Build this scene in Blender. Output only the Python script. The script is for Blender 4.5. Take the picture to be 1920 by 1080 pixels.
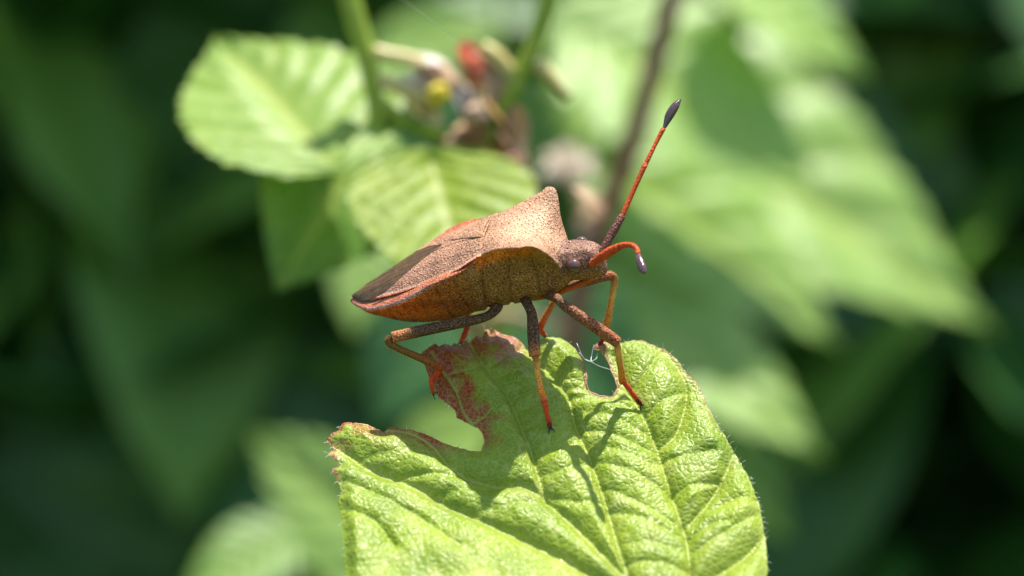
import bpy, bmesh, math, random
import numpy as np
from mathutils import Vector, Matrix
from mathutils.geometry import delaunay_2d_cdt

# Macro scene: 1 Blender unit = 1 cm.
sc = bpy.context.scene
for o in list(bpy.data.objects):
    bpy.data.objects.remove(o, do_unlink=True)
sc.unit_settings.system = 'METRIC'
sc.unit_settings.scale_length = 0.01
C = sc.collection
rng = random.Random(7)
nrg = np.random.default_rng(7)

# ------------------------------------------------------------------ camera
CAM_D = 15.0
PX = 0.003                       # one photo pixel in cm at the bug
cam_d = bpy.data.cameras.new('camera')
cam = bpy.data.objects.new('camera', cam_d)
C.objects.link(cam)
cam.location = (0, -CAM_D, 0)
cam.rotation_euler = (math.radians(90), 0, 0)
cam_d.sensor_width = 36
cam_d.lens = 36 * CAM_D / (1920 * PX)
cam_d.clip_start = 0.1
cam_d.clip_end = 2000
cam_d.dof.use_dof = True
cam_d.dof.focus_distance = CAM_D - 0.16
cam_d.dof.aperture_fstop = 0.245
sc.camera = cam

# ------------------------------------------------------------------ light
TO_SUN = Vector((0.16, 0.05, 0.95)).normalized()
w = bpy.data.worlds.new('World'); sc.world = w; w.use_nodes = True
nt = w.node_tree
bg = nt.nodes['Background']
sky = nt.nodes.new('ShaderNodeTexSky'); sky.sky_type = 'NISHITA'; sky.sun_disc = False
sky.sun_elevation = math.asin(TO_SUN.z)
sky.sun_rotation = math.atan2(TO_SUN.x, TO_SUN.y)
nt.links.new(sky.outputs[0], bg.inputs[0])
bg.inputs[1].default_value = 0.135
sl = bpy.data.lights.new('sun', 'SUN'); sl.energy = 4.8; sl.angle = math.radians(0.6)
sl.color = (1.0, 0.955, 0.88)
sun = bpy.data.objects.new('sun', sl); C.objects.link(sun)
sun.location = (0, 0, 60)
sun.rotation_euler = (-TO_SUN).to_track_quat('-Z', 'Y').to_euler()
sc.view_settings.view_transform = 'Standard'
sc.view_settings.look = 'None'
sc.view_settings.gamma = 1
sc.view_settings.exposure = 0.82
sc.render.engine = 'CYCLES'
sc.cycles.use_denoising = True
sc.cycles.use_adaptive_sampling = True
sc.cycles.adaptive_threshold = 0.015
sc.cycles.max_bounces = 6
sc.cycles.transmission_bounces = 6
sc.cycles.transparent_max_bounces = 8
sc.cycles.sample_clamp_indirect = 6

# ------------------------------------------------------------------ helpers
def at(px, py, y=0.0):
    k = PX * (CAM_D + y) / CAM_D
    return Vector(((px - 960) * k, y, (540 - py) * k))

def lin(r, g, b):
    f = lambda c: (c / 255 / 12.92) if c <= 10 else ((c / 255 + 0.055) / 1.055) ** 2.4
    return (f(r), f(g), f(b))

def mesh_obj(name, verts, faces, mat=None, parent=None, smooth=True, color=None, attrs=None):
    me = bpy.data.meshes.new(name)
    me.from_pydata([tuple(v) for v in verts], [], faces)
    if smooth:
        me.polygons.foreach_set('use_smooth', [True] * len(me.polygons))
    if color is not None:
        ca = me.color_attributes.new('pigment', 'FLOAT_COLOR', 'POINT')
        arr = np.ones((len(verts), 4), dtype=np.float32); arr[:, :3] = np.asarray(color)
        ca.data.foreach_set('color', arr.ravel())
    for k, v in (attrs or {}).items():
        a = me.attributes.new(k, 'FLOAT', 'POINT')
        a.data.foreach_set('value', np.asarray(v, dtype=np.float32))
    me.update()
    o = bpy.data.objects.new(name, me); C.objects.link(o)
    if mat is not None: me.materials.append(mat)
    if parent is not None: o.parent = parent
    return o

def empty(name, parent=None):
    o = bpy.data.objects.new(name, None); C.objects.link(o)
    o.empty_display_size = 0.2
    if parent is not None: o.parent = parent
    return o

def tag(o, label, cat=None, group=None, kind=None):
    o['label'] = label
    if cat: o['category'] = cat
    if group: o['group'] = group
    if kind: o['kind'] = kind
    return o

def catmull(pts, n):
    pts = [np.asarray(p, float) for p in pts]
    P = [2 * pts[0] - pts[1]] + pts + [2 * pts[-1] - pts[-2]]
    out = []
    for i in range(1, len(P) - 2):
        for k in range(n):
            t = k / n
            a, b, c, d = P[i - 1], P[i], P[i + 1], P[i + 2]
            out.append(0.5 * (2 * b + (c - a) * t + (2 * a - 5 * b + 4 * c - d) * t * t + (3 * b - a - 3 * c + d) * t ** 3))
    out.append(pts[-1])
    return np.array(out)

def tube_geo(pts, radii, sides=12, sub=5, flat=1.0):
    """tapered tube along a smoothed path; closed ends. radii per control point."""
    ctl = [list(p) + [r] for p, r in zip(pts, radii)]
    cv = catmull(ctl, sub) if sub > 1 else np.array(ctl, float)
    V, Fc = [], []
    up = Vector((0.13, -0.97, 0.2))
    n = len(cv)
    prev = None
    for i in range(n):
        p = Vector(cv[i][:3]); r = max(cv[i][3], 1e-4)
        a = Vector(cv[max(i - 1, 0)][:3]); b = Vector(cv[min(i + 1, n - 1)][:3])
        t = (b - a).normalized()
        if prev is None:
            s = t.cross(up)
            if s.length < 1e-3: s = t.cross(Vector((1, 0, 0)))
            s.normalize()
        else:
            s = (prev - t * prev.dot(t)).normalized()
        prev = s
        q = t.cross(s)
        for k in range(sides):
            an = 2 * math.pi * k / sides
            V.append(p + (s * math.cos(an) * r + q * math.sin(an) * r * flat))
    for i in range(n - 1):
        for k in range(sides):
            k2 = (k + 1) % sides
            Fc.append((i * sides + k, i * sides + k2, (i + 1) * sides + k2, (i + 1) * sides + k))
    V.append(Vector(cv[0][:3])); V.append(Vector(cv[-1][:3]))
    for k in range(sides):
        k2 = (k + 1) % sides
        Fc.append((k2, k, n * sides))
        Fc.append(((n - 1) * sides + k, (n - 1) * sides + k2, n * sides + 1))
    return V, Fc

def tube(name, pts, radii, mat, parent=None, sides=12, sub=5, flat=1.0, stops=None):
    V, Fc = tube_geo(pts, radii, sides, sub, flat)
    col = None
    if stops:
        n = (len(V) - 2) // sides
        S = np.array([p for p, _ in stops]); K = np.array([lin(*c) for _, c in stops])
        f = lambda t: [np.interp(t, S, K[:, k]) for k in range(3)]
        col = [f((i // sides) / (n - 1)) for i in range(n * sides)] + [f(0), f(1)]
    return mesh_obj(name, V, Fc, mat, parent, color=col)

def vnoise(x, y, seed=0):
    """smooth value noise on numpy arrays"""
    x = np.asarray(x, float); y = np.asarray(y, float)
    xi = np.floor(x).astype(np.int64); yi = np.floor(y).astype(np.int64)
    fx = x - xi; fy = y - yi
    fx = fx * fx * (3 - 2 * fx); fy = fy * fy * (3 - 2 * fy)
    def h(a, b):
        n = (a * 374761393 + b * 668265263 + seed * 974711) & 0x7fffffff
        n = ((n ^ (n >> 13)) * 1274126177) & 0x7fffffff
        return ((n ^ (n >> 16)) & 0xffff) / 65535.0
    return (h(xi, yi) * (1 - fx) + h(xi + 1, yi) * fx) * (1 - fy) + (h(xi, yi + 1) * (1 - fx) + h(xi + 1, yi + 1) * fx) * fy

def sstep(a, b, x):
    t = np.clip((x - a) / (b - a), 0, 1)
    return t * t * (3 - 2 * t)

# ------------------------------------------------------------------ materials
class NT:
    def __init__(s, name):
        s.m = bpy.data.materials.new(name); s.m.use_nodes = True
        s.t = s.m.node_tree; s.b = s.t.nodes['Principled BSDF']; s.out = s.t.nodes['Material Output']
    def n(s, t, **kw):
        x = s.t.nodes.new(t)
        for k, v in kw.items(): setattr(x, k, v)
        return x
    def l(s, a, b): s.t.links.new(a, b)
    def setin(s, node, **kw):
        for k, v in kw.items(): node.inputs[k].default_value = v
    def coord(s): return s.n('ShaderNodeTexCoord').outputs['Object']
    def noise(s, scale, detail=3, rough=0.55, vec=None):
        x = s.n('ShaderNodeTexNoise'); x.inputs['Scale'].default_value = scale
        x.inputs['Detail'].default_value = detail; x.inputs['Roughness'].default_value = rough
        s.l(vec or s.coord(), x.inputs['Vector']); return x.outputs['Fac']
    def voro(s, scale, feature='F1', rnd=1.0, vec=None):
        x = s.n('ShaderNodeTexVoronoi', feature=feature); x.inputs['Scale'].default_value = scale
        x.inputs['Randomness'].default_value = rnd
        s.l(vec or s.coord(), x.inputs['Vector']); return x
    def ramp(s, fac, stops):
        x = s.n('ShaderNodeValToRGB'); e = x.color_ramp.elements
        while len(e) < len(stops): e.new(0.5)
        for i, (p, c) in enumerate(stops):
            e[i].position = p; e[i].color = (*c, 1) if len(c) == 3 else c
        s.l(fac, x.inputs['Fac']); return x.outputs['Color']
    def maprange(s, v, a, b, c=0.0, d=1.0):
        x = s.n('ShaderNodeMapRange'); s.setin(x, **{'From Min': a, 'From Max': b, 'To Min': c, 'To Max': d})
        s.l(v, x.inputs['Value']); return x.outputs['Result']
    def mix(s, fac, a, b, mode='MIX'):
        x = s.n('ShaderNodeMix', data_type='RGBA', blend_type=mode)
        for sock, v in ((x.inputs['Factor'], fac), (x.inputs['A'], a), (x.inputs['B'], b)):
            if isinstance(v, (int, float)): sock.default_value = v
            elif isinstance(v, tuple): sock.default_value = (*v, 1)
            else: s.l(v, sock)
        return x.outputs['Result']
    def math(s, op, a, b=None):
        x = s.n('ShaderNodeMath', operation=op)
        for i, v in enumerate((a, b)):
            if v is None: continue
            if isinstance(v, (int, float)): x.inputs[i].default_value = v
            else: s.l(v, x.inputs[i])
        return x.outputs[0]
    def bump(s, h, strength, dist, normal=None):
        x = s.n('ShaderNodeBump'); x.inputs['Strength'].default_value = strength; x.inputs['Distance'].default_value = dist
        s.l(h, x.inputs['Height'])
        if normal is not None: s.l(normal, x.inputs['Normal'])
        return x.outputs['Normal']
    def attr(s, name):
        x = s.n('ShaderNodeAttribute'); x.attribute_name = name; return x
    def surf(s, col, rough=0.5, spec=0.5, normal=None):
        for sock, v in ((s.b.inputs['Base Color'], col), (s.b.inputs['Roughness'], rough)):
            if isinstance(v, (int, float)): sock.default_value = v
            elif isinstance(v, tuple): sock.default_value = (*v, 1)
            else: s.l(v, sock)
        s.b.inputs['Specular IOR Level'].default_value = spec
        if normal is not None: s.l(normal, s.b.inputs['Normal'])
        return s.m
    def translucent(s, col, fac, normal=None):
        tr = s.n('ShaderNodeBsdfTranslucent')
        if isinstance(col, tuple): tr.inputs['Color'].default_value = (*col, 1)
        else: s.l(col, tr.inputs['Color'])
        if normal is not None: s.l(normal, tr.inputs['Normal'])
        mx = s.n('ShaderNodeMixShader'); mx.inputs[0].default_value = fac
        s.l(s.b.outputs[0], mx.inputs[1]); s.l(tr.outputs[0], mx.inputs[2]); s.l(mx.outputs[0], s.out.inputs['Surface'])

def chitin(name, pigment=None, pits=0.95, scale=72, grain=(0.75, 0.62, 0.55), grain_amt=0.65, rough=0.58, pit_col=(0.014, 0.008, 0.005), bump=0.6, spec=0.25):
    """punctured insect cuticle: pale raised grains between dark pits, on a per-vertex or plain pigment"""
    k = NT(name)
    base = k.attr('pigment').outputs['Color'] if pigment is None else pigment
    big = k.noise(9, 4)
    v1 = k.voro(scale, 'F1'); d1 = v1.outputs['Distance']
    ve = k.voro(scale * 0.83, 'F1'); d2 = ve.outputs['Distance']
    tone = k.mix(k.maprange(big, 0.3, 0.7), (0.72, 0.7, 0.68), (1.2, 1.18, 1.15))
    col = k.mix(1.0, base, tone, 'MULTIPLY')
    pale = k.mix(1.0, col, (2.1, 1.85, 1.8), 'MULTIPLY')
    gfac = k.math('MULTIPLY', k.maprange(d2, 0.36, 0.2), grain_amt)
    col = k.mix(gfac, col, k.mix(0.28, pale, grain))
    pit = k.math('MULTIPLY', k.maprange(d1, 0.37, 0.24), pits)
    col = k.mix(pit, col, k.mix(1.0, base, (.09, .075, .065), 'MULTIPLY'))
    h = k.math('SUBTRACT', k.maprange(d1, 0.0, 0.4), k.maprange(d2, 0.0, 0.6))
    nrm = k.bump(h, bump, 0.006)
    k.surf(col, rough, spec, nrm)
    return k.m

M = {}
M['cuticle'] = chitin('bug_cuticle')
M['corium'] = chitin('bug_forewing', scale=76, grain_amt=0.7, pits=0.92)
M['femur_dark'] = chitin('bug_femur_dark', lin(104, 72, 44), pits=0.85, scale=92, grain_amt=0.6, bump=1.0)
M['femur_rust'] = chitin('bug_femur_rust', lin(158, 88, 46), pits=0.85, scale=92, grain_amt=0.5, bump=1.0)
M['limb'] = chitin('bug_limb', None, pits=0.6, scale=78, grain_amt=0.15, bump=0.5, grain=(.8, .62, .36))
M['femur'] = chitin('bug_femur', None, pits=0.92, scale=80, grain_amt=0.6, bump=.8, grain=(.72, .58, .42))
M['tibia'] = chitin('bug_tibia', lin(196, 122, 44), pits=0.55, scale=70, grain_amt=0.1, bump=0.4)
M['tibia_dark'] = chitin('bug_tibia_dark', lin(140, 96, 36), pits=0.7, scale=75, grain_amt=0.2, bump=0.5)
M['tibia_orange'] = chitin('bug_tibia_orange', lin(206, 96, 40), pits=0.4, scale=80, grain_amt=0.15, bump=0.4)
M['tarsus'] = chitin('bug_tarsus', lin(214, 76, 22), pits=0.35, scale=95, grain_amt=0.1, bump=0.3)
M['tarsus_tip'] = chitin('bug_tarsus_tip', lin(120, 34, 26), pits=0.5, scale=95, grain_amt=0.1, bump=0.3)
M['claw'] = NT('bug_claw').surf((0.015, 0.01, 0.008), 0.3)
M['ant_red'] = chitin('antenna_red', lin(208, 82, 24), pits=0.4, scale=85, grain_amt=0.15, bump=0.7)
M['ant_dark'] = chitin('antenna_dark', lin(104, 62, 48), pits=0.85, scale=86, grain_amt=0.75, bump=.8, grain=(.8, .68, .6))
M['ant_club'] = chitin('antenna_club', lin(86, 60, 58), pits=0.5, scale=110, grain_amt=0.35, bump=0.2, rough=0.14, spec=0.9)
M['socket'] = chitin('bug_antenna_socket', lin(150, 100, 76), pits=.8, scale=80)
M['rostrum'] = chitin('bug_rostrum', lin(190, 96, 40), pits=0.3, scale=60, grain_amt=0.1, bump=0.2)
def eye_mat():
    k = NT('bug_eye')
    d = k.voro(150, 'F1', 0.2).outputs['Distance']
    c = k.mix(k.maprange(d, 0.1, 0.5), lin(132, 92, 76), lin(92, 60, 50))
    k.surf(c, 0.1, 0.9, k.bump(d, 0.08, 0.002)); return k.m
M['eye'] = eye_mat()
def membrane_mat():
    k = NT('wing_membrane')
    # fine parallel wrinkle veins
    n = k.noise(26, 4)
    st = k.n('ShaderNodeMapping'); st.inputs['Scale'].default_value = (14, 70, 14)
    k.l(k.coord(), st.inputs['Vector'])
    v = k.noise(1.0, 3, vec=st.outputs[0])
    c = k.mix(k.maprange(n, 0.3, 0.7), lin(78, 56, 30), lin(104, 78, 44))
    k.surf(c, k.maprange(n, 0.3, 0.7, 0.3, 0.5), 0.45, k.bump(v, 1.0, 0.012)); return k.m
M['membrane'] = membrane_mat()

def leaf_mat(name, cols, vein_col, rough=0.42, trans=0.3, tcol=(0.25, 0.42, 0.03), cell=26, spec=0.5, pigment=False, fine=1.0):
    k = NT(name)
    n = k.noise(3.2, 4)
    if pigment:
        base = k.attr('pigment').outputs['Color']
        base = k.mix(1.0, base, k.mix(k.maprange(n, 0.3, 0.7), (0.82, 0.86, 0.8), (1.14, 1.1, 1.1)), 'MULTIPLY')
    else:
        base = k.mix(k.maprange(n, 0.35, 0.65), cols[0], cols[1])
    ve = k.voro(cell, 'DISTANCE_TO_EDGE').outputs['Distance']
    ve2 = k.voro(cell * 2.4, 'DISTANCE_TO_EDGE').outputs['Distance']
    net = k.math('MULTIPLY', k.maprange(ve, 0.07, 0.0), 0.5)
    net2 = k.math('MULTIPLY', k.maprange(ve2, 0.05, 0.0), 0.2)
    col = k.mix(net, base, vein_col); col = k.mix(net2, col, vein_col)
    vm = k.attr('vein').outputs['Fac']
    col = k.mix(vm, col, vein_col)
    fn = k.noise(150, 2); f2 = k.voro(120, 'F1').outputs['Distance']
    nr = k.bump(k.maprange(ve, 0.0, 0.30), 0.30 * fine, 0.014)
    nr = k.bump(k.maprange(ve2, 0.0, 0.3), 0.16 * fine, 0.006, nr)
    nr = k.bump(f2, 0.25 * fine, 0.003, nr)
    rg = k.maprange(fn, 0.3, 0.7, rough - 0.1, rough + 0.14)
    k.surf(col, rg, spec, nr)
    k.translucent(k.mix(1.0, col, tcol, 'MULTIPLY') if False else k.mix(0.5, col, tcol), trans)
    return k.m
VEIN = lin(196, 206, 104)
M['leaf'] = leaf_mat('bramble_leaf_surface', None, lin(186, 200, 96), rough=0.36, trans=0.22, tcol=(0.24, 0.40, 0.02), cell=30, pigment=True, spec=0.42)
M['leaf_bright'] = leaf_mat('bramble_leaf_yellow_green', (lin(122, 152, 18), lin(148, 172, 32)), VEIN, trans=0.4, cell=8, fine=0.5, spec=.3)
M['leaf_fresh'] = leaf_mat('bramble_leaf_fresh_green', (lin(132, 168, 64), lin(160, 190, 96)), VEIN, trans=0.4, cell=8, fine=0.5, spec=.35)
M['leaf_mid'] = leaf_mat('bramble_leaf_mid_green', (lin(84, 138, 44), lin(112, 160, 62)), VEIN, trans=0.35, cell=8, fine=0.5)
M['leaf_pale'] = leaf_mat('bramble_leaf_pale_green', (lin(124, 166, 70), lin(154, 190, 98)), VEIN, trans=0.35, cell=7, fine=0.5)  # paler pigment stands in for sky reflected off the blades
M['leaf_dark'] = leaf_mat('bramble_leaf_deep_green', (lin(40, 92, 36), lin(64, 116, 54)), lin(120, 160, 90), trans=0.25, cell=7, fine=0.5)

def simple(name, c0, c1, scale=6, rough=0.5, bump=0.3, spec=0.5, trans=None):
    k = NT(name)
    n = k.noise(scale, 5)
    col = k.mix(k.maprange(n, 0.3, 0.7), c0, c1)
    k.surf(col, rough, spec, k.bump(n, bump, 0.02))
    if trans: k.translucent(col, trans)
    return k.m
M['stem_green'] = simple('stem_green', lin(112, 142, 20), lin(150, 168, 34), 4, 0.4)
M['stem_brown'] = simple('stem_brown', lin(104, 66, 42), lin(144, 98, 66), 5, 0.6)
M['pedicel'] = simple('pedicel_straw', lin(190, 176, 96), lin(216, 200, 130), 5, 0.35)
M['sepal'] = simple('sepal_tan', lin(170, 132, 100), lin(206, 176, 136), 6, 0.45, trans=0.2)
M['sepal_red'] = simple('sepal_red', lin(190, 84, 48), lin(210, 110, 76), 6, 0.45, trans=0.2)
M['sepal_white'] = simple('sepal_offwhite', lin(214, 204, 190), lin(236, 228, 220), 7, 0.25, trans=0.2)  # near-white and smoother than the other sepals
M['anther'] = simple('anther_yellow', lin(206, 182, 20), lin(224, 200, 50), 6, 0.5)
M['bud_pink'] = simple('bud_pink', lin(196, 110, 108), lin(222, 140, 136), 6, 0.4)
M['petal'] = simple('petal_cream', lin(206, 190, 166), lin(226, 212, 190), 5, 0.5, trans=0.3)
M['brown_dry'] = simple('dry_bract_brown', lin(160, 116, 58), lin(190, 148, 88), 5, 0.6)
M['hair'] = NT('plant_hair').surf((0.75, 0.74, 0.66), 0.3)
M['bristle'] = NT('bug_bristle').surf((.45, .26, .1), 0.4)
M['silk'] = NT('spider_silk').surf((0.85, 0.85, 0.85), 0.2)
M['margin'] = simple('leaf_margin_brown', lin(140, 92, 62), lin(190, 140, 104), 22, 0.5)
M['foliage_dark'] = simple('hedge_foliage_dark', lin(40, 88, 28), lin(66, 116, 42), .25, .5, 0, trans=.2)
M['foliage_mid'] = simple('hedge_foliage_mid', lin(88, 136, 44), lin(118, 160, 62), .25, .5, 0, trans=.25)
M['soil'] = simple('mossy_earth', lin(26, 46, 18), lin(52, 66, 30), 0.4, 0.9, 0.6)

# ------------------------------------------------------------------ setting
def ground_and_bank():
    n = 40
    V, Fc = [], []
    for j in range(n + 1):
        for i in range(n + 1):
            x = -400 + 800 * i / n
            V.append((x, -400 + 800 * j / n, -60 + 2.0 * float(vnoise(i * .7, j * .7, 3))))
    for j in range(n):
        for i in range(n):
            a = j * (n + 1) + i; Fc.append((a, a + 1, a + n + 2, a + n + 1))
    g = mesh_obj('ground', V, Fc, M['soil']); tag(g, 'dark mossy earth under the brambles', 'ground', kind='structure')
    V, Fc = [], []
    nx, nz = 60, 40
    for j in range(nz + 1):
        for i in range(nx + 1):
            x = -120 + 240 * i / nx; t = j / nz
            V.append((x, 52 + 46 * t + 5 * float(vnoise(i * .35, j * .35, 5)), -61 + 135 * t))
    for j in range(nz):
        for i in range(nx):
            a = j * (nx + 1) + i; Fc.append((a, a + 1, a + nx + 2, a + nx + 1))
    b = mesh_obj('bank', V, Fc, M['soil']); tag(b, 'steep shaded earth bank behind the brambles', 'bank', kind='structure')
ground_and_bank()

# ------------------------------------------------------------------ generic bramble leaf (blurred ones behind)
def leaf_geo(nu=44, nv=15, wid=0.62, serr=0.05, pleat=0.03, fold=0.18, droop=0.16, nvein=7, seed=0):
    """unit leaf along +X, normal +Z; returns verts, faces, vein mask"""
    r = random.Random(seed)
    V, Fc, ve = [], [], []
    ph = r.random() * 6
    for i in range(nu + 1):
        t = i / nu
        half = wid * 0.5 * (math.sin(math.pi * min(1, t ** 0.72)) ** 0.75) * (1 - 0.18 * t)
        tooth = 1 + serr * ((t * 15) % 1.0 - 0.5) * 2 + 0.03 * math.sin(t * 9 + ph)
        half *= tooth
        for j in range(-nv, nv + 1):
            s = j / nv
            y = half * s
            x = t - 0.05 * s * s
            ph2 = (t - 0.42 * abs(s) * wid) * nvein
            fr = abs((ph2 % 1.0) - 0.5) * 2           # 1 at the vein
            z = pleat * (1 - fr ** 3) * min(1, abs(s) * 3) * (1 - 0.4 * abs(s)) + fold * abs(y) - droop * t * t
            z += 0.015 * math.sin(5 * t + ph) * s
            V.append((x, y, z))
            vm = max(0.0, 1 - abs(s) * nv * 0.9) * 0.8
            vm = max(vm, max(0, (fr - 0.9) * 10) * 0.5)
            ve.append(vm)
    W = 2 * nv + 1
    for i in range(nu):
        for j in range(W - 1):
            a = i * W + j; Fc.append((a, a + 1, a + W + 1, a + W))
    return V, Fc, ve

def leaf_frame(base, tip, normal):
    X = (tip - base); L = X.length; X.normalize()
    n = Vector(normal); n = (n - X * n.dot(X)).normalized()
    Y = n.cross(X)
    return Matrix(((X.x * L, Y.x * L, n.x * L, base.x), (X.y * L, Y.y * L, n.y * L, base.y), (X.z * L, Y.z * L, n.z * L, base.z), (0, 0, 0, 1)))

def leaf(name, base, tip, normal, mat, parent=None, **kw):
    V, Fc, ve = leaf_geo(**kw)
    mt = leaf_frame(base, tip, normal)
    V = [mt @ Vector(v) for v in V]
    return mesh_obj(name, V, Fc, mat, parent, attrs={'vein': ve})

# deep background: a mass of bramble leaves nobody could count
def foliage_mass(name, n, ylo, yhi, mats, seed, xr, zr, size, label):
    r = random.Random(seed)
    allv, allf, allm, allve = [], [], [], []
    geo = [leaf_geo(10, 4, 0.7, 0.0, 0.02, 0.2, 0.2, 6, s) for s in range(3)]
    for i in range(n):
        y = r.uniform(ylo, yhi); k = (CAM_D + y) / CAM_D
        x = r.uniform(-xr, xr) * k; z = r.uniform(-zr, zr) * k
        L = r.uniform(*size)
        d = Vector((r.uniform(-1, 1), r.uniform(-.7, .5), r.uniform(-.9, .35))).normalized()
        nm = Vector((r.uniform(-.5, .5), r.uniform(-1.0, .1), r.uniform(.3, 1.0)))
        b = Vector((x, y, z)) - d * L * .5
        mt = leaf_frame(b, b + d * L, nm)
        V, Fc, ve = geo[i % 3]
        o = len(allv)
        allv += [mt @ Vector(v) for v in V]; allf += [tuple(a + o for a in f) for f in Fc]; allve += ve
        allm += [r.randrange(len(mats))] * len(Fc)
    ob = mesh_obj(name, allv, allf, None, attrs={'vein': allve})
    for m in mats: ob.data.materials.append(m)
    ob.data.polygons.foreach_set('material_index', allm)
    tag(ob, label, 'foliage', kind='stuff')
    return ob
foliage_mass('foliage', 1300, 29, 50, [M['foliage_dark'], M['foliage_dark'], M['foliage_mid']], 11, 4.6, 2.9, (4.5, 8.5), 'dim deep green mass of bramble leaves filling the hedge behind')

# ------------------------------------------------------------------ the leaf the bug stands on
OUT = [(650,1100),(646,1030),(641,975),(634,938),(641,928),(636,910),(630,896),(622,882),(632,877),(640,871),(628,862),(614,850),(620,845),(628,840),(620,832),
       (611,822),(622,811),(637,806),(641,796),(656,793),(690,797),(705,804),(720,807),(728,800),(746,800),(775,805),(800,814),(826,827),(852,838),(880,847),(902,848),
       (908,832),(905,814),(896,801),(882,795),(868,788),(856,783),(853,768),(842,759),(832,752),(820,744),(816,727),(805,709),(797,688),(789,664),(803,651),(814,644),
       (822,650),(832,645),(846,650),(851,643),(866,649),(874,634),(882,640),(893,627),(903,633),(909,618),(918,620),(922,630),(927,619),(936,625),(946,629),(960,631),(972,636),(983,645),(992,660),(1003,662),
       (1010,645),(1014,636),(1026,632),(1050,635),(1064,644),(1079,658),(1091,676),(1098,694),(1100,712),(1102,729),(1112,738),(1123,743),(1141,744),(1152,738),(1158,724),(1154,712),(1147,698),
       (1141,680),(1134,667),(1125,659),(1113,657),(1112,652),(1120,645),(1132,641),(1147,645),(1160,643),(1177,641),(1201,638),(1224,645),(1248,655),(1269,673),(1287,697),(1307,718),(1319,744),(1329,768),
       (1348,802),(1374,842),(1402,892),(1424,950),(1436,1010),(1440,1070),(1424,1130),(1370,1190),(1310,1215),(1230,1240),(1120,1270),(960,1270),(800,1230),(700,1170)]
VEINS = [  # (polyline, depth, sigma)
  ([(614,826),(660,858),(697,882),(784,915),(834,945),(897,975),(980,1012),(1080,1062),(1180,1120),(1290,1180)], 10, 9),
  ([(724,806),(770,812),(812,836),(842,872),(885,899),(935,912),(985,912),(1024,939),(1049,960),(1075,984),(1116,1026),(1180,1090),(1290,1180)], 9, 8),
  ([(877,634),(903,682),(924,706),(954,747),(974,792),(998,854),(1014,906),(1024,939)], 8, 6),
  ([(985,650),(1011,679),(1044,718),(1066,747),(1080,800),(1105,858),(1132,933),(1159,1026),(1185,1095)], 8, 6),
  ([(1150,665),(1172,725),(1198,768),(1228,831),(1250,901),(1280,987),(1290,1030),(1295,1100),(1292,1180)], 8, 6),
  ([(1233,650),(1270,690),(1288,735),(1271,807),(1239,841)], 5, 5),
  ([(1376,850),(1352,905),(1317,955),(1283,990)], 6, 6),
  ([(1436,1000),(1400,1040),(1350,1075),(1294,1105)], 6, 6),
  ([(808,660),(832,700),(856,736),(868,771),(890,800)], 3, 4),
]
SEC = []
def cross(a, b, n, t0, t1, bow, shift):
    A = catmull(VEINS[a][0], 6); B = catmull(VEINS[b][0], 6)
    for i in range(n):
        t = t0 + (t1 - t0) * (i + 0.5) / n + rng.uniform(-.012, .012)
        p = A[int(min(t, .99) * (len(A) - 1))]; q = B[int(max(0.0, min(t + shift, .99)) * (len(B) - 1))]
        m = (p + q) / 2 + np.array((rng.uniform(-6, 6), bow))
        SEC.append(([tuple(p), tuple((p * .6 + m * .4) + np.array((0, bow * .4))), tuple(m), tuple((q * .55 + m * .45)), tuple(q)], rng.uniform(0.8, 2.6), rng.uniform(4, 7)))
cross(2, 3, 8, .12, 1.0, 10, -.16)
cross(3, 4, 11, .22, .98, -6, -.1)
cross(4, 6, 4, .55, .8, -8, -.2)
cross(0, 1, 4, .08, .62, -4, .05)
SEC += [([(640,905),(690,925),(740,950),(800,985),(860,1030)], 4, 7), ([(645,960),(700,985),(740,1030)], 4, 7), ([(1230,870),(1280,860),(1340,850)], 3, 5), ([(1258,930),(1300,915),(1345,905)], 3, 5), ([(1330,960),(1380,940),(1420,945)], 3, 6), ([(1300,1040),(1350,1010),(1425,965)], 3, 6),
        ([(1205,790),(1240,760),(1288,735)], 2.5, 5), ([(1182,740),(1215,700),(1240,660)], 2.5, 5), ([(1296,1010),(1330,990),(1366,985)], 3, 5),
        ([(1297,720),(1318,790),(1345,820)], 2.5, 6), ([(870,800),(920,780),(954,747)], 1.5, 3), ([(838,705),(880,700),(903,682)], 1.5, 3)]

def poly_dist(P, line):
    L = catmull(line, 6)
    d = np.full(len(P), 1e9)
    for a, b in zip(L[:-1], L[1:]):
        ab = b - a; t = np.clip(((P - a) @ ab) / max(ab @ ab, 1e-9), 0, 1)
        d = np.minimum(d, np.hypot(*(P - (a + t[:, None] * ab)).T))
    return d

def inside(P, poly):
    x, y = P[:, 0], P[:, 1]; c = np.zeros(len(P), bool)
    n = len(poly)
    for i in range(n):
        x1, y1 = poly[i]; x2, y2 = poly[(i + 1) % n]
        if y1 == y2: continue
        cond = ((y1 > y) != (y2 > y)) & (x < (x2 - x1) * (y - y1) / (y2 - y1) + x1)
        c ^= cond
    return c

LEAF_K = 0.80
LEAF_N = Vector((0, -1, LEAF_K)).normalized()
def leaf_y(px, py):
    """depth of the blade's broad shape: higher on the picture lies farther away, the sides curl down"""
    y = LEAF_K * PX * (720 - py)
    y = y - 0.0000011 * np.maximum(0, py - 900) ** 2 * PX * 300
    return y

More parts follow.
